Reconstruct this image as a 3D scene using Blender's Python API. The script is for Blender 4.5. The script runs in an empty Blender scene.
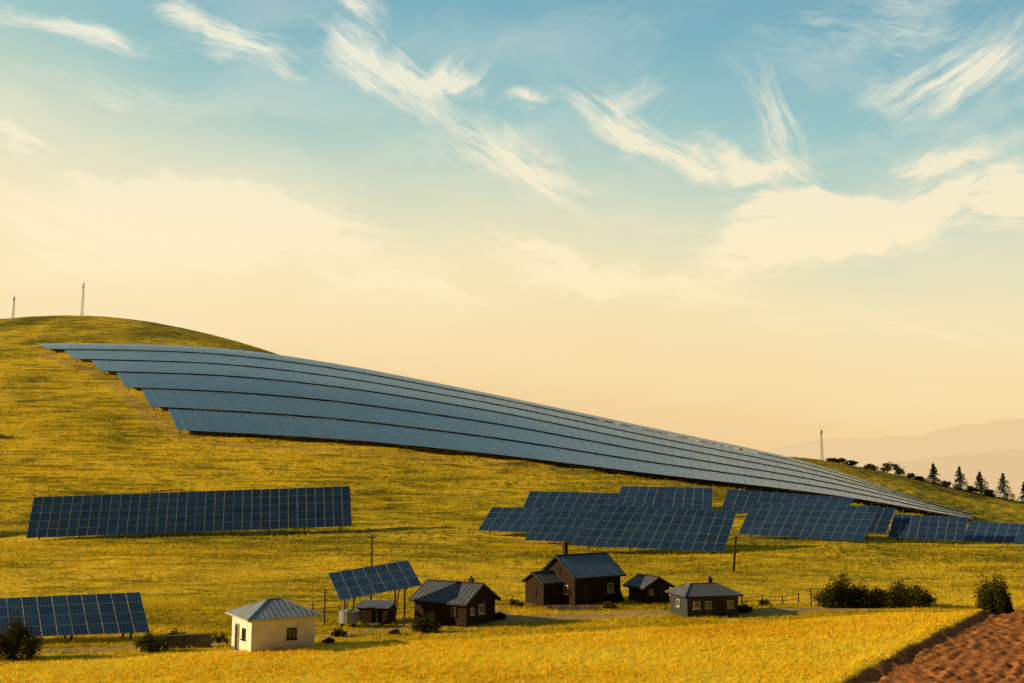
import bpy, math, random
import numpy as np
from mathutils import Vector, Matrix
random.seed(7); rng=np.random.default_rng(7)
scene=bpy.context.scene
scene.view_settings.view_transform='Standard'; scene.view_settings.look='None'; scene.view_settings.exposure=0
F=996.0; PITCH=math.atan(138.5/F); CZ=12.5
# ---------------------------------------------------------------- camera
cam=bpy.data.cameras.new('camera'); cam.lens=F*36/1024; cam.sensor_width=36; cam.clip_end=30000; cam.clip_start=0.5
co=bpy.data.objects.new('camera',cam); scene.collection.objects.link(co)
co.location=(0,0,CZ); co.rotation_euler=(math.pi/2+PITCH,0,0); scene.camera=co
SUN_EL=math.radians(20); sdir=Vector((-1,-0.16,0)).normalized()
S=Vector((sdir.x*math.cos(SUN_EL),sdir.y*math.cos(SUN_EL),math.sin(SUN_EL)))
sl=bpy.data.lights.new('sun','SUN'); sl.energy=5.0; sl.angle=math.radians(0.5); sl.color=(1,0.76,0.38)
so=bpy.data.objects.new('sun',sl); scene.collection.objects.link(so); so.rotation_euler=S.to_track_quat('Z','Y').to_euler(); so.location=(-100,-20,80)

def tz(py): return math.tan(PITCH+math.atan((341.5-py)/F))
def W(px,py,d):
    yc=(341.5-py)/F; den=math.cos(PITCH)-math.sin(PITCH)*yc
    return Vector(((px-512)/F/den*d, d, CZ+d*tz(py)))
# ---------------------------------------------------------------- noise
def _h(ix,iy,s):
    v=(ix.astype(np.int64)*374761393+iy.astype(np.int64)*668265263+s*982451653)&0x7fffffff
    v=((v^(v>>13))*1274126177)&0x7fffffff
    return ((v^(v>>16))&0xffff)/65535.0
def vn(x,y,s=0):
    ix=np.floor(x);iy=np.floor(y);fx=x-ix;fy=y-iy
    fx=fx*fx*(3-2*fx);fy=fy*fy*(3-2*fy)
    a=_h(ix,iy,s);b=_h(ix+1,iy,s);c=_h(ix,iy+1,s);d=_h(ix+1,iy+1,s)
    return (a*(1-fx)+b*fx)*(1-fy)+(c*(1-fx)+d*fx)*fy
def fbm(x,y,o=4,s=0):
    r=0;a=.5
    for i in range(o): r=r+a*(vn(x,y,s+i)-.5); x=x*2.03;y=y*2.03;a*=.5
    return r
def sst(a,b,x):
    t=np.clip((x-a)/(b-a),0,1); return t*t*(3-2*t)
# ---------------------------------------------------------------- terrain height
cols=[-700,-200,0,80,150,200,260,350,500,650,760,810,860,920,970,1100,1700]
T={
 130:[562,562,565,565,565,565,566,567,568,570,571,571,572,572,573,575,580],
 150:[538,540,543,543,543,543,543,543,545,549,549,549,548,548,548,550,556],
 172:[505,508,514,516,518,520,521,522,524,527,529,530,532,534,537,543,552],
 212:[430,422,428,431,435,438,441,446,461,480,492,498,505,516,526,540,560],
 262:[378,370,373,374,376,377,381,391,415,447,468,477,490,507,522,538,560],
 310:[352,350,345,344,345,347,353,367,397,429,452,464,483,505,521,534,560],
 350:[350,352,352,352,352,353,358,374,405,438,460,470,482,496,509,526,560],
 405:[352,338,329,326,330,340,354,384,412,446,456,455,464,480,491,517,555],
 450:[352,330,316,311,319,330,345,380,422,452,462,466,475,490,500,522,555],
 600:[380,350,345,345,350,360,380,420,460,480,490,492,498,506,515,530,560],
}
pxg=np.arange(-900,1950,10.0)
dl=[20,112]+sorted(T)+[950]
def rowz(d):
    if d<=112: return np.full(len(pxg),-CZ+ (0.15 if d==112 else 0))
    if d>=950: return np.full(len(pxg),-62.0)
    return np.array([d*tz(p) for p in np.interp(pxg,cols,T[d])])
rows=np.array([rowz(d) for d in dl])
dg=np.exp(np.linspace(math.log(20),math.log(950),420))
Z=np.array([np.interp(dg,dl,rows[:,j]) for j in range(len(pxg))]).T
def blur(A,sig,ax):
    r=int(3*sig);k=np.exp(-.5*(np.arange(-r,r+1)/sig)**2);k/=k.sum()
    pad=[(0,0),(0,0)];pad[ax]=(r,r);B=np.pad(A,pad,mode='edge')
    return np.apply_along_axis(lambda v:np.convolve(v,k,'valid'),ax,B)
Z=blur(blur(Z,2.6,0),3.0,1)
def s2of(x,y): return x-(19.6+(y-62)*.73)+fbm(x*.3,y*.3,3,9)*1.6
def sideof(x,y): return 81+.36*x-y+fbm(x*.15,y*.15,3,5)*3
def H(x,y,detail=True):
    x=np.asarray(x,float);y=np.asarray(y,float)
    yy=np.clip(y,20.5,949)
    px=np.clip(512+F*x/np.maximum(y,45),-899,1939)
    a=(px+900)/10; b=(np.log(yy)-math.log(20))/(math.log(950)-math.log(20))*419
    ia=np.clip(a.astype(int),0,len(pxg)-2);ib=np.clip(b.astype(int),0,418);fa=a-ia;fb=b-ib
    z=(Z[ib,ia]*(1-fa)+Z[ib,ia+1]*fa)*(1-fb)+(Z[ib+1,ia]*(1-fa)+Z[ib+1,ia+1]*fa)*fb+CZ
    side=sideof(x,y);s2=s2of(x,y)
    near=sst(125,105,y)
    z=z+.45*sst(-.5,2.5,side)*near
    soil=sst(0,1.1,s2)*sst(-3,-.5,side)*near
    z=z-.42*soil+near*.10*np.exp(-((s2+.7)/.8)**2)*sst(0,1,side)
    if detail:
        z=z+fbm(x*.06,y*.06,4,1)*.9*sst(60,110,y)*sst(900,300,y)+fbm(x*.7,y*.7,3,2)*.16
        am=np.clip(.5+1.6*fbm(x*.35,y*.35,3,61),0.1,1)
        z=z+soil*(.085*am*np.sin((s2+fbm(x*.3,y*.3,3,4)*2.4)*2*math.pi/1.15)+fbm(x*1.9,y*1.9,4,8)*.36+fbm(x*.5,y*.5,2,18)*.3)
        sl=sst(150,175,y)*sst(420,330,y)
        ph=z/1.3+fbm(x*.03,y*.03,3,31)*3.2
        z=z+sl*.26*np.sin(ph*2*math.pi)*(.6+fbm(x*.05,y*.05,3,77))
    return z
def h1(x,y): return float(H(np.array([x]),np.array([y]))[0])
def G(px,d,py=600):
    p=W(px,py,d); return Vector((p.x,d,h1(p.x,d)))
# ---------------------------------------------------------------- node helpers
def mat(name):
    m=bpy.data.materials.new(name);m.use_nodes=True;m.node_tree.nodes.clear();return m,N(m.node_tree)
class N:
    def __init__(s,t): s.t=t
    def n(s,ty,**k):
        x=s.t.nodes.new(ty)
        for a,b in k.items(): setattr(x,a,b)
        return x
    def set(s,sock,v):
        if isinstance(v,bpy.types.NodeSocket): s.t.links.new(v,sock)
        elif v is not None:
            if hasattr(sock.default_value,'__len__') and not hasattr(v,'__len__'): v=[v]*len(sock.default_value)
            if hasattr(sock.default_value,'__len__') and len(sock.default_value)==4 and len(v)==3: v=(*v,1)
            sock.default_value=v
    def m(s,op,a,b=None,c=None,clamp=False):
        x=s.n('ShaderNodeMath',operation=op,use_clamp=clamp);s.set(x.inputs[0],a)
        if b is not None:s.set(x.inputs[1],b)
        if c is not None:s.set(x.inputs[2],c)
        return x.outputs[0]
    def v(s,op,a,b=None):
        x=s.n('ShaderNodeVectorMath',operation=op);s.set(x.inputs[0],a)
        if b is not None:s.set(x.inputs[1],b)
        return x.outputs['Value'] if op in('LENGTH','DOT_PRODUCT','DISTANCE') else x.outputs[0]
    def noise(s,vec,sc,det=4,ro=.55,dist=0,out=0):
        x=s.n('ShaderNodeTexNoise');s.set(x.inputs['Vector'],vec);x.inputs['Scale'].default_value=sc
        x.inputs['Detail'].default_value=det;x.inputs['Roughness'].default_value=ro;x.inputs['Distortion'].default_value=dist
        return x.outputs[out]
    def mr(s,v,a,b,c=0,d=1,ty='SMOOTHSTEP'):
        x=s.n('ShaderNodeMapRange',interpolation_type=ty);s.set(x.inputs[0],v)
        for i,q in enumerate((a,b,c,d)): s.set(x.inputs[i+1],q)
        return x.outputs[0]
    def mix(s,f,a,b,bt='MIX'):
        x=s.n('ShaderNodeMix',data_type='RGBA',blend_type=bt);s.set(x.inputs[0],f);s.set(x.inputs[6],a);s.set(x.inputs[7],b);return x.outputs[2]
    def ramp(s,f,st):
        x=s.n('ShaderNodeValToRGB');s.set(x.inputs[0],f);e=x.color_ramp.elements
        while len(e)<len(st): e.new(.5)
        for q,(p,c) in zip(e,st): q.position=p;q.color=(*c,1)
        return x.outputs[0]
    def attr(s,n): 
        return s.n('ShaderNodeAttribute',attribute_name=n).outputs
    def bump(s,h,st,d):
        x=s.n('ShaderNodeBump');s.set(x.inputs['Height'],h);x.inputs['Strength'].default_value=st;x.inputs['Distance'].default_value=d;return x.outputs[0]
    def pbr(s,col,rough=.8,metal=0,spec=.5,nor=None,out=True):
        x=s.n('ShaderNodeBsdfPrincipled');s.set(x.inputs['Base Color'],col);s.set(x.inputs['Roughness'],rough);s.set(x.inputs['Metallic'],metal)
        s.set(x.inputs['Specular IOR Level'],spec)
        if nor is not None:s.set(x.inputs['Normal'],nor)
        if out:s.out(x.outputs[0])
        return x.outputs[0]
    def out(s,sh):
        o=s.n('ShaderNodeOutputMaterial');s.t.links.new(sh,o.inputs[0])
    def mixs(s,f,a,b):
        x=s.n('ShaderNodeMixShader');s.set(x.inputs[0],f);s.t.links.new(a,x.inputs[1]);s.t.links.new(b,x.inputs[2]);return x.outputs[0]
    def emi(s,c,st=1):
        x=s.n('ShaderNodeEmission');s.set(x.inputs[0],c);x.inputs[1].default_value=st;return x.outputs[0]
    def pos(s): return s.n('ShaderNodeTexCoord').outputs['Object']
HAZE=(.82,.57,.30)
# ---------------------------------------------------------------- world
w=bpy.data.worlds.new('World');scene.world=w;w.use_nodes=True;w.node_tree.nodes.clear();n=N(w.node_tree)
gen=n.n('ShaderNodeTexCoord').outputs['Generated']
sep=n.n('ShaderNodeSeparateXYZ');n.set(sep.inputs[0],gen);X,Y,Zs=sep.outputs
sky=n.n('ShaderNodeTexSky',sky_type='NISHITA');sky.sun_disc=False;sky.sun_elevation=SUN_EL;sky.sun_rotation=math.atan2(S.x,S.y)
sky.air_density=1.4;sky.dust_density=3
az=n.m('ARCTAN2',X,Y);el=n.m('ARCSINE',Zs)
t=n.m('ADD',Zs,n.m('MULTIPLY',n.m('MAXIMUM',n.m('MINIMUM',az,1.2),-1.2),.10))
big=n.noise(gen,2.2,2)
t=n.m('ADD',t,n.m('MULTIPLY',n.m('SUBTRACT',big,.5),.10))
grad=n.ramp(t,[(0,(.84,.56,.28)),(.06,(.88,.62,.31)),(.12,(.92,.71,.38)),(.20,(.87,.75,.46)),(.28,(.60,.67,.52)),(.35,(.34,.55,.54)),(.43,(.20,.43,.51)),(.7,(.07,.19,.30)),(1,(.03,.08,.17))])
below=n.m('LESS_THAN',Zs,-0.02);grad=n.mix(below,grad,(.16,.11,.05))
back=n.mr(Y,-.4,.6,.12,1.0);grad=n.mix(1,grad,back,'MULTIPLY')
pv=n.n('ShaderNodeCombineXYZ');n.set(pv.inputs[0],az);n.set(pv.inputs[1],el)
P=pv.outputs[0]
wn=n.noise(P,4.5,2,.5,out=1);P=n.v('ADD',P,n.v('MULTIPLY',n.v('SUBTRACT',wn,(.5,.5,.5)),(.085,.08,0)))
wn=n.noise(P,15,3,.62,out=1);wv_=n.v('SUBTRACT',wn,(.5,.5,.5));P2=n.v('ADD',P,n.v('MULTIPLY',wv_,(.055,.05,0)));P3=n.v('ADD',P,n.v('MULTIPLY',wv_,(.02,.02,0)))
def ae(px,py):
    d=W(px,py,1)-Vector((0,0,CZ));d.normalize();return math.atan2(d.x,d.y),math.asin(d.z)
groups={-30:None,-8:None,24:None,-68:None}
def streak(x0,y0,x1,y1,wd,inten,src=None):
    a,b=ae(x0,y0),ae(x1,y1);cx=(a[0]+b[0])/2;cy=(a[1]+b[1])/2;L=math.hypot(b[0]-a[0],b[1]-a[1])/2*1.3;ang=math.atan2(b[1]-a[1],b[0]-a[0]);wd=wd/F
    mp=n.n('ShaderNodeMapping',vector_type='TEXTURE');n.set(mp.inputs[0],P2);mp.inputs[1].default_value=(cx,cy,0);mp.inputs[2].default_value=(0,0,ang);mp.inputs[3].default_value=(L,wd,1)
    m=n.m('MULTIPLY',n.mr(n.v('LENGTH',mp.outputs[0]),1,.0,0,1),inten)
    dg_=math.degrees(ang);k=min(groups,key=lambda q:abs(q-dg_))
    groups[k]=m if groups[k] is None else n.m('ADD',groups[k],m)
ST=[(130,-12,320,76,36,1.1),(-30,4,190,60,18,1.0),(300,20,450,112,46,1.1),(400,92,500,62,24,1.1),(330,-8,385,32,16,.8),
 (420,100,620,210,54,1.0),(490,92,575,110,14,.9),(560,92,700,165,42,1.1),(660,145,830,196,34,1.15),(728,55,795,182,36,.8),(600,120,670,65,36,.5),
 (670,262,960,212,50,1.8),(700,205,930,235,30,1.0),(850,240,1000,170,38,1.3),(850,104,1090,28,50,.9),(740,25,1060,-15,64,.5),(880,180,985,138,20,.9),(950,205,1080,178,42,1.5),
 (900,172,1060,130,30,.7),(-40,128,70,165,22,1.0),(60,178,460,275,56,1.25),(-60,225,300,240,66,.8),(480,262,960,330,34,.7),(250,300,640,290,36,.5),
 (840,320,1060,345,24,.7),(430,235,700,300,34,.7),(0,70,220,120,40,.4)]
for a in ST: streak(*a)
tot=None
for k,mk_ in groups.items():
    mp=n.n('ShaderNodeMapping',vector_type='TEXTURE');n.set(mp.inputs[0],P3);mp.inputs[2].default_value=(0,0,math.radians(k));mp.inputs[3].default_value=(.075,.0145,1)
    f=n.noise(mp.outputs[0],1,6,.65,.35)
    m1=n.m('MINIMUM',mk_,1.5)
    c=n.m('MULTIPLY',n.m('MINIMUM',m1,1),n.mr(n.m('ADD',f,n.m('MULTIPLY',m1,.24)),.44,.87,0,1.2))
    tot=c if tot is None else n.m('ADD',tot,c)
veil=n.noise(n.v('MULTIPLY',P2,(3,11,1)),1,4,.6,.4)
veil=n.m('MULTIPLY',n.mr(veil,.42,.75,0,1),.34)
lg=n.mr(n.v('LENGTH',n.v('MULTIPLY',n.v('SUBTRACT',P,(-.42,.17,0)),(1.9,5.2,0))),1,.1,0,.58)
cl=n.m('MINIMUM',n.m('MULTIPLY',n.m('ADD',n.m('ADD',tot,veil),lg),n.mr(Zs,.0,.1,0,1)),.9)
ccol=n.ramp(Zs,[(0,(.94,.68,.36)),(.2,(.98,.83,.53)),(.4,(.87,.84,.68)),(1,(.4,.4,.4))])
ccol=n.mix(1,ccol,back,'MULTIPLY')
skyc=n.mix(cl,grad,ccol)
x10=n.v('MULTIPLY',skyc,(12.7,12.7,12.7))
fin=n.mix(.93,sky.outputs[0],x10)
bg=n.n('ShaderNodeBackground');n.set(bg.inputs[0],fin);bg.inputs[1].default_value=.085
wo=n.n('ShaderNodeOutputWorld');w.node_tree.links.new(bg.outputs[0],wo.inputs[0])
# ---------------------------------------------------------------- mesh builders
def npmesh(name,V,Fc,mats,attrs=None,smooth=False,cn=4):
    me=bpy.data.meshes.new(name);V=np.asarray(V,np.float32);Fc=np.asarray(Fc,np.int32)
    k=Fc.shape[1];me.vertices.add(len(V));me.vertices.foreach_set('co',V.ravel())
    me.loops.add(Fc.size);me.loops.foreach_set('vertex_index',Fc.ravel())
    me.polygons.add(len(Fc));me.polygons.foreach_set('loop_start',np.arange(0,Fc.size,k,dtype=np.int32))
    me.polygons.foreach_set('loop_total',np.full(len(Fc),k,np.int32))
    if smooth: me.polygons.foreach_set('use_smooth',np.ones(len(Fc),bool))
    me.update(calc_edges=True)
    for a,vals in (attrs or {}).items():
        at=me.attributes.new(a,'FLOAT','POINT');at.data.foreach_set('value',np.asarray(vals,np.float32).ravel())
    for m in mats: me.materials.append(m)
    ob=bpy.data.objects.new(name,me);scene.collection.objects.link(ob);return ob
class MB:
    def __init__(s): s.v=[];s.f=[];s.m=[];s.uv=[];s.r=[]
    def face(s,pts,mi=0,uv=None,r=0):
        b=len(s.v);s.v+=[tuple(p) for p in pts];s.f.append(tuple(range(b,b+len(pts))));s.m.append(mi)
        s.uv.append(uv or [(0,0)]*len(pts));s.r.append(r)
    def hexa(s,b,t,mi=0,topuv=None,topm=None,r=0):
        s.face([t[0],t[1],t[2],t[3]],mi if topm is None else topm,topuv,r)
        s.face([b[3],b[2],b[1],b[0]],mi)
        for i in range(4):
            j=(i+1)%4;s.face([b[i],b[j],t[j],t[i]],mi)
    def box(s,c,sz,mi=0,rz=0):
        c=Vector(c);R=Matrix.Rotation(rz,3,'Z');x,y,z=[q/2 for q in sz]
        q=[(-x,-y),(x,-y),(x,y),(-x,y)]
        s.hexa([c+R@Vector((a,b,-z)) for a,b in q],[c+R@Vector((a,b,z)) for a,b in q],mi)
    def beam(s,a,b,wd,mi=0,wd2=None):
        a=Vector(a);b=Vector(b);d=(b-a).normalized();u=d.cross(Vector((0,0,1)))
        if u.length<.01:u=Vector((1,0,0))
        u.normalize();v=d.cross(u);w2=(wd2 or wd)/2;wd=wd/2
        q=[(-1,-1),(1,-1),(1,1),(-1,1)]
        s.hexa([a+u*i*wd+v*j*wd for i,j in q],[b+u*i*w2+v*j*w2 for i,j in q],mi)
    def obj(s,name,mats,parent=None):
        me=bpy.data.meshes.new(name);me.from_pydata(s.v,[],s.f)
        for m in mats: me.materials.append(m)
        me.polygons.foreach_set('material_index',s.m)
        uv=me.uv_layers.new(name='UVMap');fl=[c for f in s.uv for p in f for c in p];uv.data.foreach_set('uv',fl)
        at=me.attributes.new('rnd','FLOAT','FACE');at.data.foreach_set('value',s.r)
        ob=bpy.data.objects.new(name,me);scene.collection.objects.link(ob)
        if parent: ob.parent=parent
        return ob
# ---------------------------------------------------------------- terrain material + mesh
m_ter,n=mat('ground_cover');p=n.pos()
fld=n.attr('field')[2];soil=n.attr('soil')[2];path=n.attr('path')[2];hz=n.attr('haze')[2];grn=n.attr('green_shade')[2]
n1=n.noise(p,.03,4,.6);n2=n.noise(n.v('MULTIPLY',p,(.12,.35,.9)),1,4,.65);n3=n.noise(p,1.6,5,.72);n4=n.noise(n.v('MULTIPLY',p,(.10,.45,1.6)),1,4,.62,.5)
f=n.m('ADD',n.m('MULTIPLY',n1,.7),n.m('ADD',n.m('MULTIPLY',n2,.55),n.m('MULTIPLY',n3,.35)))
f=n.m('SUBTRACT',f,n.m('MULTIPLY',grn,.09))
g=n.ramp(n.mr(f,.58,.90,0,1,'LINEAR'),[(0,(.09,.09,.006)),(.3,(.27,.22,.012)),(.55,(.60,.42,.018)),(.8,(.82,.54,.024)),(1,(.88,.58,.035))])
g=n.mix(n.m('MULTIPLY',n.mr(n4,.50,.62,0,1),.68),g,(.13,.115,.008))
fy=n.ramp(n.mr(n.m('ADD',n.m('MULTIPLY',n3,.6),n.m('MULTIPLY',n2,.4)),.34,.60,0,1,'LINEAR'),[(0,(.58,.34,.010)),(.45,(.92,.59,.02)),(1,(.95,.69,.04))])
sc=n.ramp(n.mr(n3,.3,.7,0,1,'LINEAR'),[(0,(.15,.05,.016)),(.5,(.44,.155,.045)),(1,(.66,.28,.09))])
pc=n.ramp(n3,[(.3,(.28,.16,.06)),(.7,(.60,.40,.18))])
c=n.mix(fld,g,fy);c=n.mix(soil,c,sc);c=n.mix(n.m('MULTIPLY',path,n.mr(n3,.3,.5,.3,1)),c,pc)
sh=n.pbr(c,.95,spec=.05,nor=n.bump(n.m('ADD',n3,n.m('MULTIPLY',n4,.8)),.6,.4),out=False)
n.out(n.mixs(hz,sh,n.emi(HAZE,1)))  # aerial haze painted in as emission, growing with distance
ys=np.concatenate([np.arange(-120,50,5),np.arange(50,112,.3),np.arange(112,330,.9),np.arange(330,700,3),np.exp(np.linspace(math.log(700),math.log(14000),40))])
us=np.concatenate([np.linspace(-2.2,-.63,30)[:-1],np.linspace(-.63,.63,600),np.linspace(.63,2.2,30)[1:]])
UU,YY=np.meshgrid(us,ys);XX=UU*np.maximum(YY,50);ZZ=H(XX,YY)
nr,nc=XX.shape;idx=np.arange(nr*nc).reshape(nr,nc)
Fq=np.stack([idx[:-1,:-1],idx[:-1,1:],idx[1:,1:],idx[1:,:-1]],-1).reshape(-1,4)
def zones(x,y):
    side=sideof(x,y);s2=s2of(x,y)
    near=sst(125,105,y);so=sst(-.1,.5,s2)*sst(-3,-1,side)*near
    return sst(-.4,.6,side)*near*(1-so),so
def green_shade(x,y):
    # greener grass on lower slopes, ridge and dome; slope shade painted in as olive
    nz=fbm(x*.02,y*.02,3,55)
    a=sst(118,150,y)*sst(-50,60,x+nz*80)*.8
    b=sst(150,165,y)*sst(190,172,y)*.6
    c=sst(350,385,y)*.8
    return np.clip(np.maximum(np.maximum(a,b),c)+nz*.5*sst(100,120,y),0,1.1)
fl,sof=zones(XX,YY)
def segd(x,y,pts,wd,nz=1.2):
    r=np.full(x.shape,1e9)
    for (a,b),(c,d) in zip(pts[:-1],pts[1:]):
        t=np.clip(((x-a)*(c-a)+(y-b)*(d-b))/((c-a)**2+(d-b)**2),0,1);r=np.minimum(r,np.hypot(x-a-t*(c-a),y-b-t*(d-b)))
    return sst(wd*1.3,wd*.6,r+fbm(x*.8/nz,y*.8/nz,3,12)*nz)
uof=lambda px:(px-512)/F
starts=[178,150,124,98,70,42,34];D0=213;DD=16.2
PTH=[[(-9,87),(-2,91),(5,93.5),(14,96),(24,96),(34,99)],[(0,92),(-4,104)],[(-60,74),(-30,76),(-16,82),(-9,87)]]
PW=(1.7,1.0,.8)
STP=[(uof(starts[k]-2)*(D0+k*DD),D0+k*DD) for k in range(6)]
PT2=[(STP,2.2,5),([(uof(178)*209,209),(uof(420)*209,209),(uof(720)*210,210)],1.2,3)]
pa=np.zeros(XX.shape)
for q,wd in zip(PTH,PW): pa=np.maximum(pa,segd(XX,YY,q,wd))
for q,wd,nz in PT2: pa=np.maximum(pa,.45*segd(XX,YY,q,wd,nz))
ter=npmesh('terrain',np.stack([XX,YY,ZZ],-1).reshape(-1,3),Fq,[m_ter],{'field':fl,'soil':sof,'path':pa,'green_shade':green_shade(XX,YY),'haze':sst(550,2600,np.hypot(XX,YY))*.97},smooth=True)
# ---------------------------------------------------------------- grass tufts
m_gr,n=mat('grass_blades')
tc=n.attr('tone')[2];fz=n.attr('fieldz')[2]
cg=n.ramp(tc,[(0,(.12,.12,.008)),(.45,(.52,.39,.018)),(1,(.88,.60,.035))])
cf=n.ramp(tc,[(0,(.68,.42,.012)),(.5,(.94,.62,.022)),(1,(.95,.74,.05))])
cc=n.mix(fz,cg,cf)
df=n.n('ShaderNodeBsdfDiffuse');n.set(df.inputs[0],cc);tr=n.n('ShaderNodeBsdfTranslucent');n.set(tr.inputs[0],cc)
n.out(n.mixs(.45,df.outputs[0],tr.outputs[0]))
def tufts(cnt,y0,y1,um=.6):
    y=np.sqrt(rng.uniform(y0*y0,y1*y1,cnt));x=rng.uniform(-um,um,cnt)*y
    fz,sz=zones(x,y);dens=fbm(x*.25,y*.25,4,21)+.5
    keep=(sz<.3)&(dens+rng.uniform(-.3,.3,cnt)>.32);pp=np.zeros(cnt)
    for q,w_ in zip(PTH,PW): pp=np.maximum(pp,segd(x,y,q,w_))
    keep&=pp<.3
    return x[keep],y[keep],fz[keep],dens[keep]
def mk(args):
    Vs=[];Ts=[];Fz=[]
    for (cnt,y0,y1,hm,hM,bl,wd) in args:
        x,y,fz,dn=tufts(cnt,y0,y1);z=H(x,y);k=len(x)
        sz=rng.uniform(.6,1.25,k)*(1+.5*(dn-.5));tone=np.clip(.58+1.5*fbm(x*.06,y*.2,4,41)-.36*green_shade(x,y)+rng.uniform(-.22,.22,k),0,1)
        for b in range(bl):
            a=rng.uniform(0,2*math.pi,k);r=rng.uniform(0,hM*.8,k);h=rng.uniform(hm,hM,k)*sz;bx=x+np.cos(a)*r;by=y+np.sin(a)*r
            l=rng.uniform(.1,.6,k)*h;la=rng.uniform(0,6.28,k);wa=rng.uniform(0,6.28,k);ww=wd*rng.uniform(.6,1.3,k)
            p0=np.stack([bx-np.cos(wa)*ww,by-np.sin(wa)*ww,z-.04],-1);p1=np.stack([bx+np.cos(wa)*ww,by+np.sin(wa)*ww,z-.04],-1)
            p2=np.stack([bx+np.cos(la)*l,by+np.sin(la)*l,z+h],-1)
            Vs.append(np.stack([p0,p1,p2],1).reshape(-1,3));tt=np.clip(tone+rng.uniform(-.15,.15,k),0,1)
            Ts.append(np.repeat(tt,3));Fz.append(np.repeat(fz,3))
    return np.concatenate(Vs),np.concatenate(Ts),np.concatenate(Fz)
V,Tn,Fz=mk([(70000,55,104,.08,.24,4,.035),(40000,76,150,.12,.32,4,.045),(26000,130,230,.18,.36,3,.09),(12000,210,430,.22,.45,3,.16)])
npmesh('grass',V,np.arange(len(V)).reshape(-1,3),[m_gr],{'tone':Tn,'fieldz':Fz})
# ---------------------------------------------------------------- solar materials
def panelmat(name,dark,lite,fr,rough,spec=.7):
    m,n=mat(name);uv=n.n('ShaderNodeUVMap').outputs[0];s=n.n('ShaderNodeSeparateXYZ');n.set(s.inputs[0],uv);u,v=s.outputs[0],s.outputs[1]
    a=n.m('ABSOLUTE',n.m('SUBTRACT',u,.5));b=n.m('ABSOLUTE',n.m('SUBTRACT',v,.5))
    frm=n.m('MAXIMUM',n.m('GREATER_THAN',a,.47),n.m('GREATER_THAN',b,.475))
    cu=n.m('ABSOLUTE',n.m('SUBTRACT',n.m('FRACT',n.m('MULTIPLY',u,4)),.5));cv=n.m('ABSOLUTE',n.m('SUBTRACT',n.m('FRACT',n.m('MULTIPLY',v,4)),.5))
    cell=n.m('MULTIPLY',n.m('MAXIMUM',n.m('GREATER_THAN',cu,.46),n.m('GREATER_THAN',cv,.46)),.35)
    r=n.attr('rnd')[2];p=n.pos()
    base=n.mix(n.m('ADD',n.m('MULTIPLY',r,.6),n.m('MULTIPLY',n.noise(p,.15,3),.5)),dark,lite)
    base=n.mix(cell,base,fr);base=n.mix(frm,base,fr)
    n.pbr(base,n.m('ADD',n.m('MULTIPLY',n.noise(p,.8,2),.12),rough),spec=spec);return m
m_pan=panelmat('solar_glass',(.008,.028,.085),(.02,.06,.15),(.14,.21,.32),.14)
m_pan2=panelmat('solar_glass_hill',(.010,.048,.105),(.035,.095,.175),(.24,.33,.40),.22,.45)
m_stl,n=mat('galvanised_steel');n.pbr(n.ramp(n.noise(n.pos(),3,3),[(.3,(.05,.05,.05)),(.7,(.12,.115,.11))]),.6,.2)
def modules(mb,fn,nc,nr,th=.06,gap=.012):
    for j in range(nr):
        for i in range(nc):
            s0,s1=(i+gap)/nc,(i+1-gap)/nc;t0,t1=(j+gap)/nr,(j+1-gap)/nr
            q=[fn(s0,t0),fn(s1,t0),fn(s1,t1),fn(s0,t1)];nn=((q[1]-q[0]).cross(q[3]-q[0])).normalized()
            tl=random.uniform(-.014,.014);q[2]=q[2]+nn*tl;q[3]=q[3]+nn*tl
            mb.hexa([a-nn*th for a in q],q,1,[(0,0),(1,0),(1,1),(0,1)],0,random.random())
def table(LL,LR,UR,UL,nc,nr,pm=None,step=4,name='solar_panel_table'):
    a,b,c,d=[W(*q) for q in (LL,LR,UR,UL)]
    fn=lambda s,t:(a*(1-s)+b*s)*(1-t)+(d*(1-s)+c*s)*t
    mb=MB();modules(mb,fn,nc,nr)
    nn=((b-a).cross(d-a)).normalized();k=max(2,nc//step+1)
    for t in (.12,.5,.88):
        mb.beam(fn(0,t)-nn*.14,fn(1,t)-nn*.14,.10,1)
    for i in range(k):
        s=(i+.3)/(k-.4)
        mb.beam(fn(s,.03)-nn*.24,fn(s,.97)-nn*.24,.12,1)
        lo=fn(s,.15)-nn*.28;hi=fn(s,.82)-nn*.28
        for q in (lo,hi):
            g=h1(q.x,q.y)-.3
            if q.z>g: mb.beam((q.x,q.y,g),q,.14,1)
        g=h1(hi.x,hi.y);mb.beam((hi.x,hi.y,g+.3),fn(s,.45)-nn*.28,.08,1)
    return mb.obj(name,[pm or m_pan,m_stl])
table((26,538,150),(352,526,160),(350,486,165),(34,497,155),34,5)
table((-330,533,152),(-40,537,151),(-34,500,156),(-330,499,157),28,5)  # out-of-frame table, added to throw shadow in from the left
table((-70,640,76.6),(150,632,79.5),(140,592,82),(-70,601,80),14,4)
table((340,600,86),(422,585,87.5),(408,560,89.6),(328,573,88.5),7,3)
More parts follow.
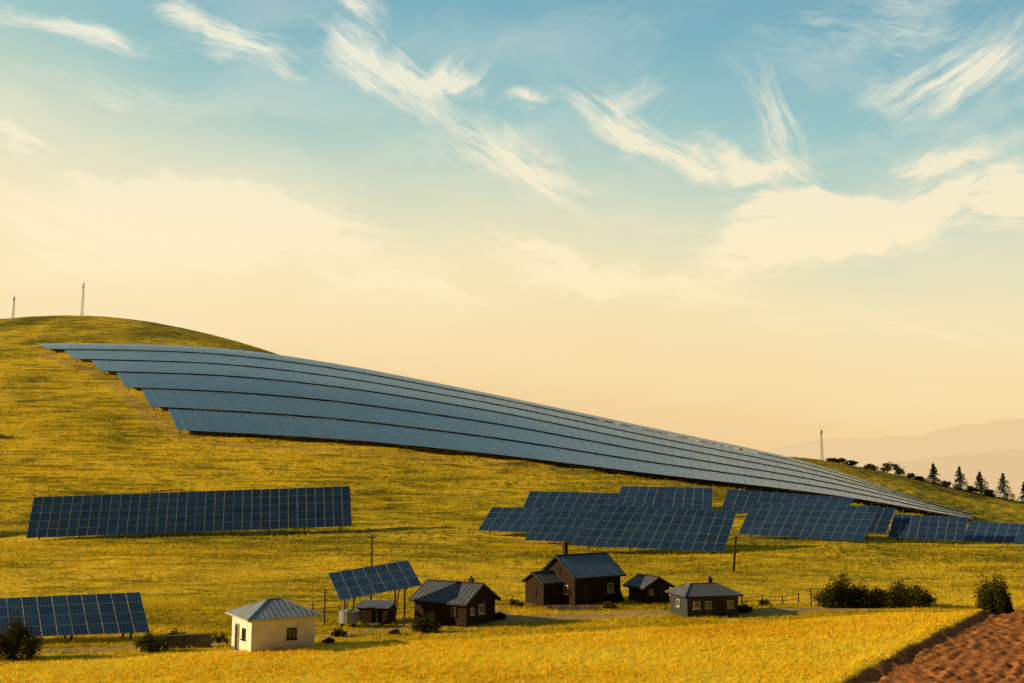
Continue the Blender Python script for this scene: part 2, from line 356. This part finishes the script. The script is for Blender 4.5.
for q in [((478,530,159),(560,534,157),(585,508,162),(492,507,163),8,4),((520,514,176),(606,517,175),(622,493,180),(530,491,181),9,4),
 ((524,540,152),(592,543,151),(606,512,155),(546,510,156),7,4),((572,545,146),(724,552,144),(737,511,149.5),(600,504,151),14,5),
 ((612,507,184),(712,511,183),(713,488,188),(622,486,189),10,4),((720,512,182),(842,515,181),(855,498,186),(728,489,187),11,4),
 ((738,534,160),(862,541,155),(880,506,160),(752,503,164),12,5),((850,532,168),(886,533,168),(896,508,172),(862,506,172),3,4),
 ((888,537,158),(964,541,156),(968,517,160),(894,514,162),8,4),((962,540,162),(1056,547,158),(1062,526,162),(970,521,166),9,4)]:
    table(*q)
# big hill array: six long rows draped on the slope
mb=MB()
for k in range(6):
    d0=D0+k*DD;ul0=uof(starts[k]);ul1=uof(starts[k]-10);ur=uof(966)
    NC=92
    xs=np.linspace(0,1,26)
    def line(t):
        y=d0+t*(DD-.7);x=((ul0*(1-t)+ul1*t)*(1-xs)+ur*xs)*y
        return x,np.full(26,y),H(x,np.full(26,y),False)+ (1.2-.2*t)
    L0,L1=line(0),line(1);Lm=line(.5)
    def fn(s,t,L0=L0,L1=L1,Lm=Lm):
        y=L0[1][0]*(1-t)+L1[1][0]*t
        a0=2*(t-.5)*(t-1);a1=-4*t*(t-1);a2=2*t*(t-.5)
        x=np.interp(s,xs,L0[0])*a0+np.interp(s,xs,Lm[0])*a1+np.interp(s,xs,L1[0])*a2
        z=np.interp(s,xs,L0[2])*a0+np.interp(s,xs,Lm[2])*a1+np.interp(s,xs,L1[2])*a2
        return Vector((x,y,z))
    modules(mb,fn,NC,5,.1,.02)
    for i in range(51):
        s=(i+.25)/50.6
        for t in (.03,.35,.65,.95):
            q=fn(s,t);mb.beam((q.x,q.y,h1(q.x,q.y)-.3),(q.x,q.y,q.z-.1),.16,1)
mb.obj('hillside_solar_array',[m_pan2,m_stl])
# ---------------------------------------------------------------- building materials
def simple(name,c0,c1,sc=3,rough=.8,stretch=(1,1,1),planks=0,bst=.3,metal=0,spec=.3):
    m,n=mat(name);p=n.pos();a=n.noise(n.v('MULTIPLY',p,stretch),sc,4,.65);col=n.ramp(a,[(.3,c0),(.7,c1)]);h=a
    if planks:
        s=n.n('ShaderNodeSeparateXYZ');n.set(s.inputs[0],p)
        fx=n.m('FRACT',n.m('MULTIPLY',n.m('ADD',s.outputs[0],s.outputs[1]),planks));ln=n.m('LESS_THAN',fx,.12)
        wv=n.n('ShaderNodeTexWhiteNoise',noise_dimensions='1D');n.set(wv.inputs['W'],n.m('FLOOR',n.m('MULTIPLY',n.m('ADD',s.outputs[0],s.outputs[1]),planks)))
        col=n.mix(n.m('MULTIPLY',wv.outputs[0],.45),col,c1);col=n.mix(ln,col,(.004,.003,.002));h=n.m('SUBTRACT',a,ln)
    n.pbr(col,rough,metal,spec=spec,nor=n.bump(h,bst,.03));return m
m_white=simple('white_plaster',(.66,.64,.60),(.84,.82,.77),1.5)
m_black=simple('tarred_planks',(.012,.008,.005),(.055,.032,.018),4,.85,(4,4,.6),4.5,spec=.1)
m_brown=simple('brown_planks',(.03,.016,.008),(.08,.045,.022),4,.85,(4,4,.6),5,spec=.1)
m_blue=simple('slate_blue_boards',(.03,.036,.042),(.065,.072,.08),4,.8,(3,3,.6),5,spec=.2)
m_roofg=simple('grey_metal_roof',(.20,.22,.24),(.34,.36,.38),1.2,.45,(1,1,1),0,.15,.3)
m_roofd=simple('dark_slate_roof',(.06,.07,.085),(.13,.145,.17),2.5,.55,(1,1,1),0,.3)
m_roofb=simple('blue_grey_roof',(.08,.13,.18),(.16,.23,.30),1.5,.45,(1,1,1),0,.2,.2)
m_trim=simple('weathered_trim',(.35,.33,.29),(.6,.58,.52),4)
m_tdk=simple('dark_trim',(.02,.016,.012),(.045,.036,.03),4)
m_glass,n=mat('window_glass');n.pbr((.015,.02,.025),.06,spec=.8)
m_stone=simple('stone_blocks',(.07,.06,.05),(.20,.17,.14),5,.9)
m_brick=simple('chimney_brick',(.035,.018,.013),(.08,.04,.03),8,.9)
m_pole=simple('pole_wood',(.03,.025,.02),(.07,.055,.04),8,.9)
def empty(name,loc,yaw):
    e=bpy.data.objects.new(name,None);scene.collection.objects.link(e);e.location=loc;e.rotation_euler=(0,0,yaw);e.empty_display_size=.5;return e
def opening(par,face,off,z,wd,ht,w,d,kind='window',tm=None,x0=0,y0=0):
    nx={'-y':(0,-1),'+y':(0,1),'-x':(-1,0),'+x':(1,0)}[face];tx={'-y':(1,0),'+y':(-1,0),'-x':(0,-1),'+x':(0,1)}[face]
    dist=d/2 if face[1]=='y' else w/2;N_=Vector((nx[0],nx[1],0));T_=Vector((tx[0],tx[1],0))
    c=Vector((x0,y0,z))+N_*dist+T_*off
    mb=MB();rz=0 if face[1]=='y' else math.pi/2
    fr=.075
    for sx in(-1,1): mb.box(c+T_*sx*(wd/2-fr/2)+N_*.03,(fr,.12,ht),0,rz)
    for sz in(-1,1): mb.box(c+Vector((0,0,sz*(ht/2-fr/2)))+N_*.03,(wd-2*fr-.002,.116,fr),0,rz)
    if kind=='window':
        mb.box(c+N_*.012,(wd-2*fr-.002,.05,ht-2*fr-.002),1,rz)
        mb.box(c+N_*.045,(.045,.05,ht-2*fr-.004),0,rz);mb.box(c+Vector((0,0,-ht/2-.05))+N_*.08,(wd+.16,.18,.06),0,rz)
    else:
        mb.box(c+N_*.012,(wd-2*fr-.002,.06,ht-2*fr-.002),2,rz)
        mb.box(c+N_*.06+T_*(wd*.3)+Vector((0,0,-.05)),(.05,.06,.14),0,rz)
        mb.box(c+N_*.25+Vector((0,0,-ht/2-.06)),(wd+.3,.5,.14),3,rz)
    mb.obj(kind,[tm or m_trim,m_glass,m_tdk,m_stone],par)
def gable(par,w,d,h,rise,oh,mw,mr,x0=0,y0=0,z0=0,ribs=True,axis='x',pre=''):
    mb=MB();a=-w/2;b=w/2;c=-d/2;e=d/2;O=Vector((x0,y0,z0))
    q=[(a,c),(b,c),(b,e),(a,e)];mb.hexa([O+Vector((i,j,-.5)) for i,j in q],[O+Vector((i,j,h)) for i,j in q],0)
    g=.004
    for xx,sg in ((a+g,-1),(b-g,1)):
        pts=[O+Vector((xx,c+g,h-.001)),O+Vector((xx,e-g,h-.001)),O+Vector((xx,0,h+rise))];mb.face(pts if sg>0 else pts[::-1],0)
    mb.obj(pre+'walls',[mw],par)
    mb=MB();sl=rise/(d/2);th=.12
    for sg in(-1,1):
        y1=sg*(d/2+oh);zl=h-oh*sl+.02;zr=h+rise+.02
        lo=[(a-oh*.7,y1,zl),(b+oh*.7,y1,zl),(b+oh*.7,0,zr),(a-oh*.7,0,zr)]
        if sg>0: lo=[lo[1],lo[0],lo[3],lo[2]]
        lo=[O+Vector(p) for p in lo];mb.hexa(lo,[p+Vector((0,0,th)) for p in lo],0)
        if ribs:
            k=int((w+oh*1.4)/.45)
            for i in range(k+1):
                xx=a-oh*.7+.03+i*(w+oh*1.4-.06)/k;mb.beam(O+Vector((xx,y1,zl+th+.01)),O+Vector((xx,0,zr+th+.01)),.035,0)
        mb.box(O+Vector((0,y1+sg*.015,zl+.03)),(w+oh*1.4+.02,.04,.16),1)
        for xx in (a-oh*.7-.02,b+oh*.7+.02): mb.beam(O+Vector((xx,y1,zl+.05)),O+Vector((xx,0,zr+.05)),.14,1)
    mb.box(O+Vector((0,0,h+rise+th+.04)),(w+oh*1.4,.28,.07),1)
    mb.obj(pre+'roof',[mr,m_tdk],par)
def hip(par,w,d,h,rise,oh,mw,mr,ridge,fm=None):
    mb=MB();mb.box((0,0,h/2-.25),(w,d,h+.5),0);mb.obj('walls',[mw],par)
    mb=MB();W2=w/2+oh;D2=d/2+oh;r=ridge/2;z0=h+.02
    lo=[(-W2,-D2),(W2,-D2),(W2,D2),(-W2,D2)];B=[Vector((x,y,z0)) for x,y in lo];C=[p+Vector((0,0,.12)) for p in B];R1=Vector((-r,0,z0+rise));R2=Vector((r,0,z0+rise))
    mb.face(B[::-1],1)
    for i in range(4): j=(i+1)%4;mb.face([B[i],B[j],C[j],C[i]],1)
    mb.face([C[0],C[1],R2,R1]);mb.face([C[2],C[3],R1,R2]);mb.face([C[1],C[2],R2]);mb.face([C[3],C[0],R1])
    up=Vector((0,0,.02))
    for p_,q_ in((C[0],R1),(C[3],R1),(C[1],R2),(C[2],R2),(R1,R2)): mb.beam(p_+up,q_+up,.10,0)
    for i in range(1,14):
        f=i/14;xx=-W2+2*W2*f
        for sg in(-1,1):
            t=min(1,(W2-abs(xx))/(W2-r));mb.beam((xx,sg*D2,z0+.13),(xx,sg*D2*(1-t),z0+.13+(rise-.12)*t),.035,0)
    mb.obj('roof',[mr,fm or m_trim],par)
def chimney(par,x,y,z0,z1,s,mt):
    mb=MB();mb.box((x,y,(z0+z1)/2),(s,s,z1-z0),0);mb.box((x,y,z1+.05),(s+.14,s+.14,.1),0);mb.box((x,y,z1+.2),(s*.5,s*.5,.2),0);mb.obj('chimney',[mt],par)
# white house
e=empty('white_house',G(274,75.5),math.radians(32));w_,d_=4.7,4.6
hip(e,w_,d_,2.55,1.15,.42,m_white,m_roofg,.9)
opening(e,'-y',.6,1.5,.7,.75,w_,d_,tm=m_tdk);opening(e,'-x',.7,1.5,.65,.75,w_,d_,tm=m_tdk);opening(e,'-x',-.9,1.05,.85,2.0,w_,d_,'door');
mb=MB();mb.box((0,0,.1),(w_+.08,d_+.08,.35),0);mb.obj('plinth',[m_stone],e)
# black cabin with grey roof
e=empty('black_cabin',G(455,90.5),math.radians(-33));w_,d_=5.6,4.4
gable(e,w_,d_,2.0,1.25,.4,m_black,m_roofd)
opening(e,'+x',0,1.25,.9,.8,w_,d_);opening(e,'-y',1.4,1.2,.8,.7,w_,d_,tm=m_tdk);opening(e,'-y',-.9,1.0,.85,1.9,w_,d_,'door',tm=m_tdk);opening(e,'+x',-1.4,1.2,.5,.6,w_,d_)
chimney(e,1.4,.5,2.6,3.6,.35,m_brick)
# main black farmhouse
e=empty('black_farmhouse',G(582,103.5),math.radians(36));w_,d_=6.0,5.0
gable(e,w_,d_,2.9,1.7,.45,m_black,m_roofb)
opening(e,'-x',1.2,1.5,.7,.85,w_,d_);opening(e,'-x',-1.0,1.5,.7,.85,w_,d_,tm=m_tdk);opening(e,'-x',0,3.4,.55,.55,w_,d_,tm=m_tdk)
opening(e,'-y',1.6,1.5,.8,.9,w_,d_);opening(e,'-y',-1.5,1.05,.9,2.0,w_,d_,'door',tm=m_tdk)
chimney(e,-1.6,.7,3.6,5.8,.42,m_brick)
gable(e,2.6,3.0,2.2,.8,.3,m_black,m_roofd,x0=-4.0,y0=1.0,pre='wing_')
opening(e,'-x',0,1.3,.6,.6,2.6,3.0,tm=m_tdk,x0=-4.0,y0=1.0)
# small shed
e=empty('small_shed',G(649,104),math.radians(-62));w_,d_=3.0,2.9
gable(e,w_,d_,1.75,.75,.45,m_brown,m_roofd)
opening(e,'+x',.5,1.0,.8,1.6,w_,d_,'door',tm=m_tdk);opening(e,'+x',-.8,1.2,.5,.5,w_,d_)
# blue-grey cottage
e=empty('blue_grey_cottage',G(704,94.5),math.radians(14));w_,d_=5.0,3.8
hip(e,w_,d_,1.75,1.0,.38,m_blue,m_roofd,2.6,m_tdk)
for o in(-1.6,-.5,1.7): opening(e,'-y',o,1.1,.6,.65,w_,d_)
opening(e,'-y',.65,.9,.75,1.65,w_,d_,'door',tm=m_tdk);opening(e,'-x',0,1.1,.7,.65,w_,d_);chimney(e,.8,.3,2.2,3.1,.32,m_brick)
# lean-to store under the small panel table
e=empty('tool_shed',G(376,89.8),math.radians(-12))
mb=MB();mb.hexa([Vector(p) for p in((-1.4,-.9,-.3),(1.4,-.9,-.3),(1.4,.9,-.3),(-1.4,.9,-.3))],[Vector(p) for p in((-1.4,-.9,1.3),(1.4,-.9,1.3),(1.4,.9,1.6),(-1.4,.9,1.6))],0);mb.obj('walls',[m_black],e)
mb=MB();mb.hexa([Vector(p) for p in((-1.6,-1.1,1.31),(1.6,-1.1,1.31),(1.6,1.1,1.68),(-1.6,1.1,1.68))],[Vector(p) for p in((-1.6,-1.1,1.39),(1.6,-1.1,1.39),(1.6,1.1,1.76),(-1.6,1.1,1.76))],0);mb.obj('roof',[m_roofd],e)
opening(e,'-y',.3,.65,.7,1.2,2.8,1.8,'door',tm=m_tdk)
# water tank on legs beside it
e=empty('water_tank',G(349,87),0);mb=MB();k=16
for r_,z0_,z1_ in((.85,.35,1.25),(.9,1.25,1.32),(.3,1.32,1.45)):
    ring=[(math.cos(2*math.pi*i/k)*r_,math.sin(2*math.pi*i/k)*r_) for i in range(k)]
    for i in range(k): j=(i+1)%k;mb.face([(*ring[i],z0_),(*ring[j],z0_),(*ring[j],z1_),(*ring[i],z1_)],0)
    mb.face([(*q,z1_) for q in ring],0);mb.face([(*q,z0_) for q in ring][::-1],0)
mb.obj('tank',[m_roofg],e);mb=MB()
for i in(-.5,.5):
    for j in(-.5,.5): mb.box((i,j,.1),(.14,.14,.5),0)
mb.obj('legs',[m_tdk],e)
def wall(px0,d0,px1,d1,h,name='stone_wall'):
    a=G(px0,d0);b=G(px1,d1);mb=MB();L=(b-a).length;k=int(L/.5);ang=math.atan2(b.y-a.y,b.x-a.x)
    for i in range(k):
        for l in range(3):
            q=a.lerp(b,(i+.5+(l%2)*.4)/(k+.5));q.z=h1(q.x,q.y)+h*(l+.5)/3;mb.box(q,(.48+random.uniform(-.04,.04),.4+random.uniform(-.08,.08),h/3*.96),0,ang+random.uniform(-.06,.06))
    return mb.obj(name,[m_stone])
wall(166,76.5,216,77.5,.95)
wall(545,98,600,97.5,.4)
# ---------------------------------------------------------------- poles, masts, fences
def pole(px,d,ht,wd=.16,arm=False,name='utility_pole',lean=0):
    g=G(px,d);mb=MB();mb.beam((g.x,g.y,g.z-.3),(g.x+lean,g.y,g.z+ht),wd,0,wd*.7)
    mb.beam((g.x-.35+lean,g.y,g.z+ht-.3),(g.x+.35+lean,g.y,g.z+ht-.3),wd*.5,0)
    return mb.obj(name,[m_pole])
pole(371,94,7.4,.17);pole(734,128,4.6,.3,lean=.5);pole(325,88,3.0,.12);pole(313,88,2.0,.1);pole(811,100,1.8,.12);pole(818,100,1.5,.12)
def mast(px,py,d,ht,wd):
    p_=W(px,py,d);z=h1(p_.x,d);mb=MB();k=10;z-=.5
    for i in range(k):
        a0=wd*(1-.6*i/k)/2;a1=wd*(1-.6*(i+1)/k)/2;z0=z+ht*i/k;z1=z+ht*(i+1)/k
        c0=[(-a0,-a0),(a0,-a0),(a0,a0),(-a0,a0)];c1=[(-a1,-a1),(a1,-a1),(a1,a1),(-a1,a1)]
        for j in range(4):
            l=(j+1)%4;P0=lambda q,zz:(p_.x+q[0],d+q[1],zz)
            mb.beam(P0(c0[j],z0),P0(c1[j],z1),.07);mb.beam(P0(c0[j],z0),P0(c1[l],z1),.04);mb.beam(P0(c1[j],z1),P0(c1[l],z1),.04)
    mb.beam((p_.x,d,z+ht),(p_.x,d,z+ht*1.12),.08);mb.box((p_.x+.3,d-.3,z+ht*.95),(.28,.2,1.0));mb.box((p_.x-.3,d-.3,z+ht*.88),(.28,.2,.9))
    mb.obj('radio_mast',[m_stl])
mast(82,314,450,15.5,1.0);mast(13,318,452,10.5,.8);mast(822,452,402,12.5,.8)
def fence(pts,name='wooden_fence'):
    mb=MB();prev=None
    for (x0,y0),(x1,y1) in zip(pts[:-1],pts[1:]):
        k=int(math.hypot(x1-x0,y1-y0)/2.2)
        for i in range(k):
            x=x0+(x1-x0)*i/k;y=y0+(y1-y0)*i/k;z=h1(x,y);t=Vector((x+random.uniform(-.05,.05),y,z+1.0+random.uniform(-.08,.05)));mb.beam((x,y,z-.2),t,.1)
            if prev: mb.beam(prev-Vector((0,0,.15)),t-Vector((0,0,.15)),.045);mb.beam(prev-Vector((0,0,.55)),t-Vector((0,0,.55)),.045)
            prev=t
    mb.obj(name,[m_pole])
fence([(-20.5,88.5),(-18,92),(-11,95.5),(-3,98),(3,99)])
fence([(20,98),(27,102),(31,105)])
# ---------------------------------------------------------------- vegetation
def leafmat(name,a,b,c):
    m,n=mat(name);col=n.ramp(n.attr('tone')[2],[(0,a),(.55,b),(1,c)])
    df=n.n('ShaderNodeBsdfDiffuse');n.set(df.inputs[0],col);tr=n.n('ShaderNodeBsdfTranslucent');n.set(tr.inputs[0],col);n.out(n.mixs(.25,df.outputs[0],tr.outputs[0]));return m
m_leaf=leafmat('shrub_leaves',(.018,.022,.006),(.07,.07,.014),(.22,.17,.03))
m_pine=leafmat('pine_needles',(.01,.016,.008),(.03,.042,.016),(.08,.08,.025))
m_bark=simple('bark',(.03,.02,.013),(.08,.055,.035),6,.9)
def leaves(C,ls,up=.3):
    k=len(C);C=np.asarray(C);a=rng.normal(size=(k,3));a/=np.linalg.norm(a,axis=1)[:,None];b=np.cross(a,rng.normal(size=(k,3)));b/=np.linalg.norm(b,axis=1)[:,None]
    s=ls*rng.uniform(.5,1.3,k)[:,None];V=np.stack([C-a*s,C+b*s*.55,C+a*s,C-b*s*.55],1).reshape(-1,3);return V
def plant(name,base,blobs,cnt,ls,mt,limbs,tonelo=0):
    V=[];T_=[]
    for (cx,cy,cz,rx,ry,rz) in blobs:
        for _ in range(7):
            dv=rng.normal(size=3);dv/=np.linalg.norm(dv);rr=rng.uniform(.45,1.0);c=np.array([cx+dv[0]*rx*rr*.75,cy+dv[1]*ry*rr*.75,cz+dv[2]*rz*rr*.75])
            k=cnt//len(blobs)//7+3;sp=np.array([rx,ry,rz])*.33;C=c+rng.normal(size=(k,3))*sp;C[:,2]=np.maximum(C[:,2],.05)
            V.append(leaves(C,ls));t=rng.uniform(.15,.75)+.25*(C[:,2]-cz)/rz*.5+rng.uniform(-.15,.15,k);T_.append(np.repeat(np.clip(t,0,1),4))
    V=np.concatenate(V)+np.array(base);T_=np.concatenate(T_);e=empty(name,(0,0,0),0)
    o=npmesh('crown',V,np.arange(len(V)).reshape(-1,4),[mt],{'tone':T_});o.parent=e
    mb=MB();B=Vector(base)
    for (a,b,w0,w1) in limbs: mb.beam(B+Vector(a),B+Vector(b),w0,0,w1)
    mb.obj('trunk',[m_bark],e)
def bush(px,d,wd,ht,cnt=2600,ls=.12,name='bush',k=7):
    g=G(px,d);bl=[];lb=[]
    for i in range(k):
        x=((i+.5)/k-.5+random.uniform(-.08,.08))*wd*.8;y=random.uniform(-.5,.5)*wd*.35;hh=ht*random.uniform(.6,1.0)*(1-.55*(abs(x)/(wd*.5))**2);bl.append((x,y,hh*.5,wd*.2,wd*.2,hh*.52))
        lb.append(((x*.4,y*.2,-.1),(x,y,hh*.7),.09,.03))
    plant(name,(g.x,g.y,g.z),bl,cnt,ls,m_leaf,lb)
bush(17,72,3.0,3.3,6500,.09,k=9);bush(153,75,2.2,1.7,2600,.08);bush(178,79,2.0,1.2,1500,.09);bush(426,84,2.3,1.7,2800,.08)
bush(340,82,1.3,.7,900,.08);bush(498,92,1.5,.8,900,.09);bush(610,98,1.3,.8,800,.09);bush(743,96,1.6,1.0,900,.1);bush(618,103,1.2,1.2,800,.1)
bush(840,100,4.6,2.9,7000,.11,'hedge',10);bush(866,101,4.2,2.5,6000,.11,'hedge',9);bush(906,100,4.6,2.5,6500,.11,'hedge',9);bush(690,112,2.2,1.3,900,.12)
bush(994,98,3.0,4.4,6500,.11,'tall_shrub',7);bush(1004,99,2.0,2.6,2500,.11,'tall_shrub',5)
for q in [(222,79,1.2,.8),(330,79,1.0,.5),(395,83,.9,.5),(516,100,1.4,1.0),(765,99,1.3,.8),(930,103,1.4,.9)]:
    bush(q[0],q[1],q[2],q[3],500,.09,k=4)
def decid(px,d,ht,wd,cnt,ls,name='offframe_shadow_tree'):
    g=G(px,d,480);bl=[];lb=[((0,0,-.5),(0,0,ht*.6),ht*.05,ht*.03)]
    for i in range(7):
        a=random.uniform(0,6.28);r=random.uniform(.0,.5)*wd;z=ht*random.uniform(.18,.8);r*=1.1-.8*z/ht
        bl.append((math.cos(a)*r,math.sin(a)*r,z,wd*.24,wd*.24,ht*.2));lb.append(((0,0,ht*random.uniform(.1,.4)),(math.cos(a)*r,math.sin(a)*r,z),ht*.02,ht*.008))
    plant(name,(g.x,g.y,g.z-.3),bl,cnt,ls,m_leaf,lb)
decid(-62,205,7,6,3000,.25,'offframe_shadow_tree')  # unseen tree left of frame, added for its shadow on the slope
def conif(px,d,ht,wd,name='conifer_tree'):
    g=G(px,d,480);V=[];T_=[];k=12
    for l in range(k):
        f=l/(k-1);z=ht*(.07+.91*f);r=wd/2*(1-f)**.8+.12
        for b in range(11):
            a=random.uniform(0,6.28);rl=r*random.uniform(.6,1.25)
            C=np.array([[math.cos(a)*rl*q,math.sin(a)*rl*q,z-rl*q*.35] for q in rng.uniform(.1,1,14)])+rng.normal(size=(14,3))*.18
            V.append(leaves(C,.3));T_.append(np.full(56,random.uniform(.1,.8)))
    V=np.concatenate(V)+np.array(g);e=empty(name,(0,0,0),0);o=npmesh('crown',V,np.arange(len(V)).reshape(-1,4),[m_pine],{'tone':np.concatenate(T_)});o.parent=e
    mb=MB();mb.beam((g.x,g.y,g.z-.4),(g.x,g.y,g.z+ht*.97),ht*.045,0,.05)
    for q in range(10): 
        a=random.uniform(0,6.28);zz=g.z+ht*random.uniform(.15,.8);r=wd*.3;mb.beam((g.x,g.y,zz),(g.x+math.cos(a)*r,g.y+math.sin(a)*r,zz-.2),.1,0,.04)
    mb.obj('trunk',[m_bark],e)
for px,d,ht,wd in[(934,398,7.8,7.6),(960,396,9.0,8.4),(980,394,8.6,9.4),(1003,391,10.0,9.0),(1024,392,8,6)]: conif(px,d,ht,wd)
for px,d,ht,wd in[(832,402,2.4,6),(843,402,3.0,6.5),(853,401,2.6,6),(872,400,3.2,6),(888,400,4.8,6.4),(899,399,5.2,6),(911,398,2.6,5),(922,398,2.4,6),(947,397,3.2,6),(970,396,3.0,6),(989,395,3.6,6)]: decid(px,d,ht,wd,620,.36,'ridge_tree')
# ---------------------------------------------------------------- mountains
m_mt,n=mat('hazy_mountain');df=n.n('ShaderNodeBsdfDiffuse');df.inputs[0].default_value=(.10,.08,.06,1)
n.out(n.mixs(n.attr('haze')[2],df.outputs[0],n.emi(n.mix(n.attr('far')[2],(.79,.55,.29),(.845,.61,.325)),1)))  # mountains glow with a haze tone painted in as emission
def mount(d0,d1,prof,hz,far,seed):
    xs_=np.linspace(uof(prof[0][0]),uof(prof[-1][0]),260);ds=np.linspace(d0,d1,40);U,D=np.meshgrid(xs_,ds)
    top=np.interp(U*F+512,[q[0] for q in prof],[q[1] for q in prof]);f=(D-d0)/(d1-d0);sh=np.sin(np.clip(f,0,1)*math.pi)**.9
    dm=(d0+d1)/2;zt=(480-top)/F*dm+CZ+60;Zm=-60+sh*zt*(1+fbm(U*22,D*.002,3,seed)*.28);V=np.stack([U*D,D,Zm],-1)
    ii=np.arange(U.size).reshape(U.shape);Fm=np.stack([ii[:-1,:-1],ii[:-1,1:],ii[1:,1:],ii[1:,:-1]],-1).reshape(-1,4)
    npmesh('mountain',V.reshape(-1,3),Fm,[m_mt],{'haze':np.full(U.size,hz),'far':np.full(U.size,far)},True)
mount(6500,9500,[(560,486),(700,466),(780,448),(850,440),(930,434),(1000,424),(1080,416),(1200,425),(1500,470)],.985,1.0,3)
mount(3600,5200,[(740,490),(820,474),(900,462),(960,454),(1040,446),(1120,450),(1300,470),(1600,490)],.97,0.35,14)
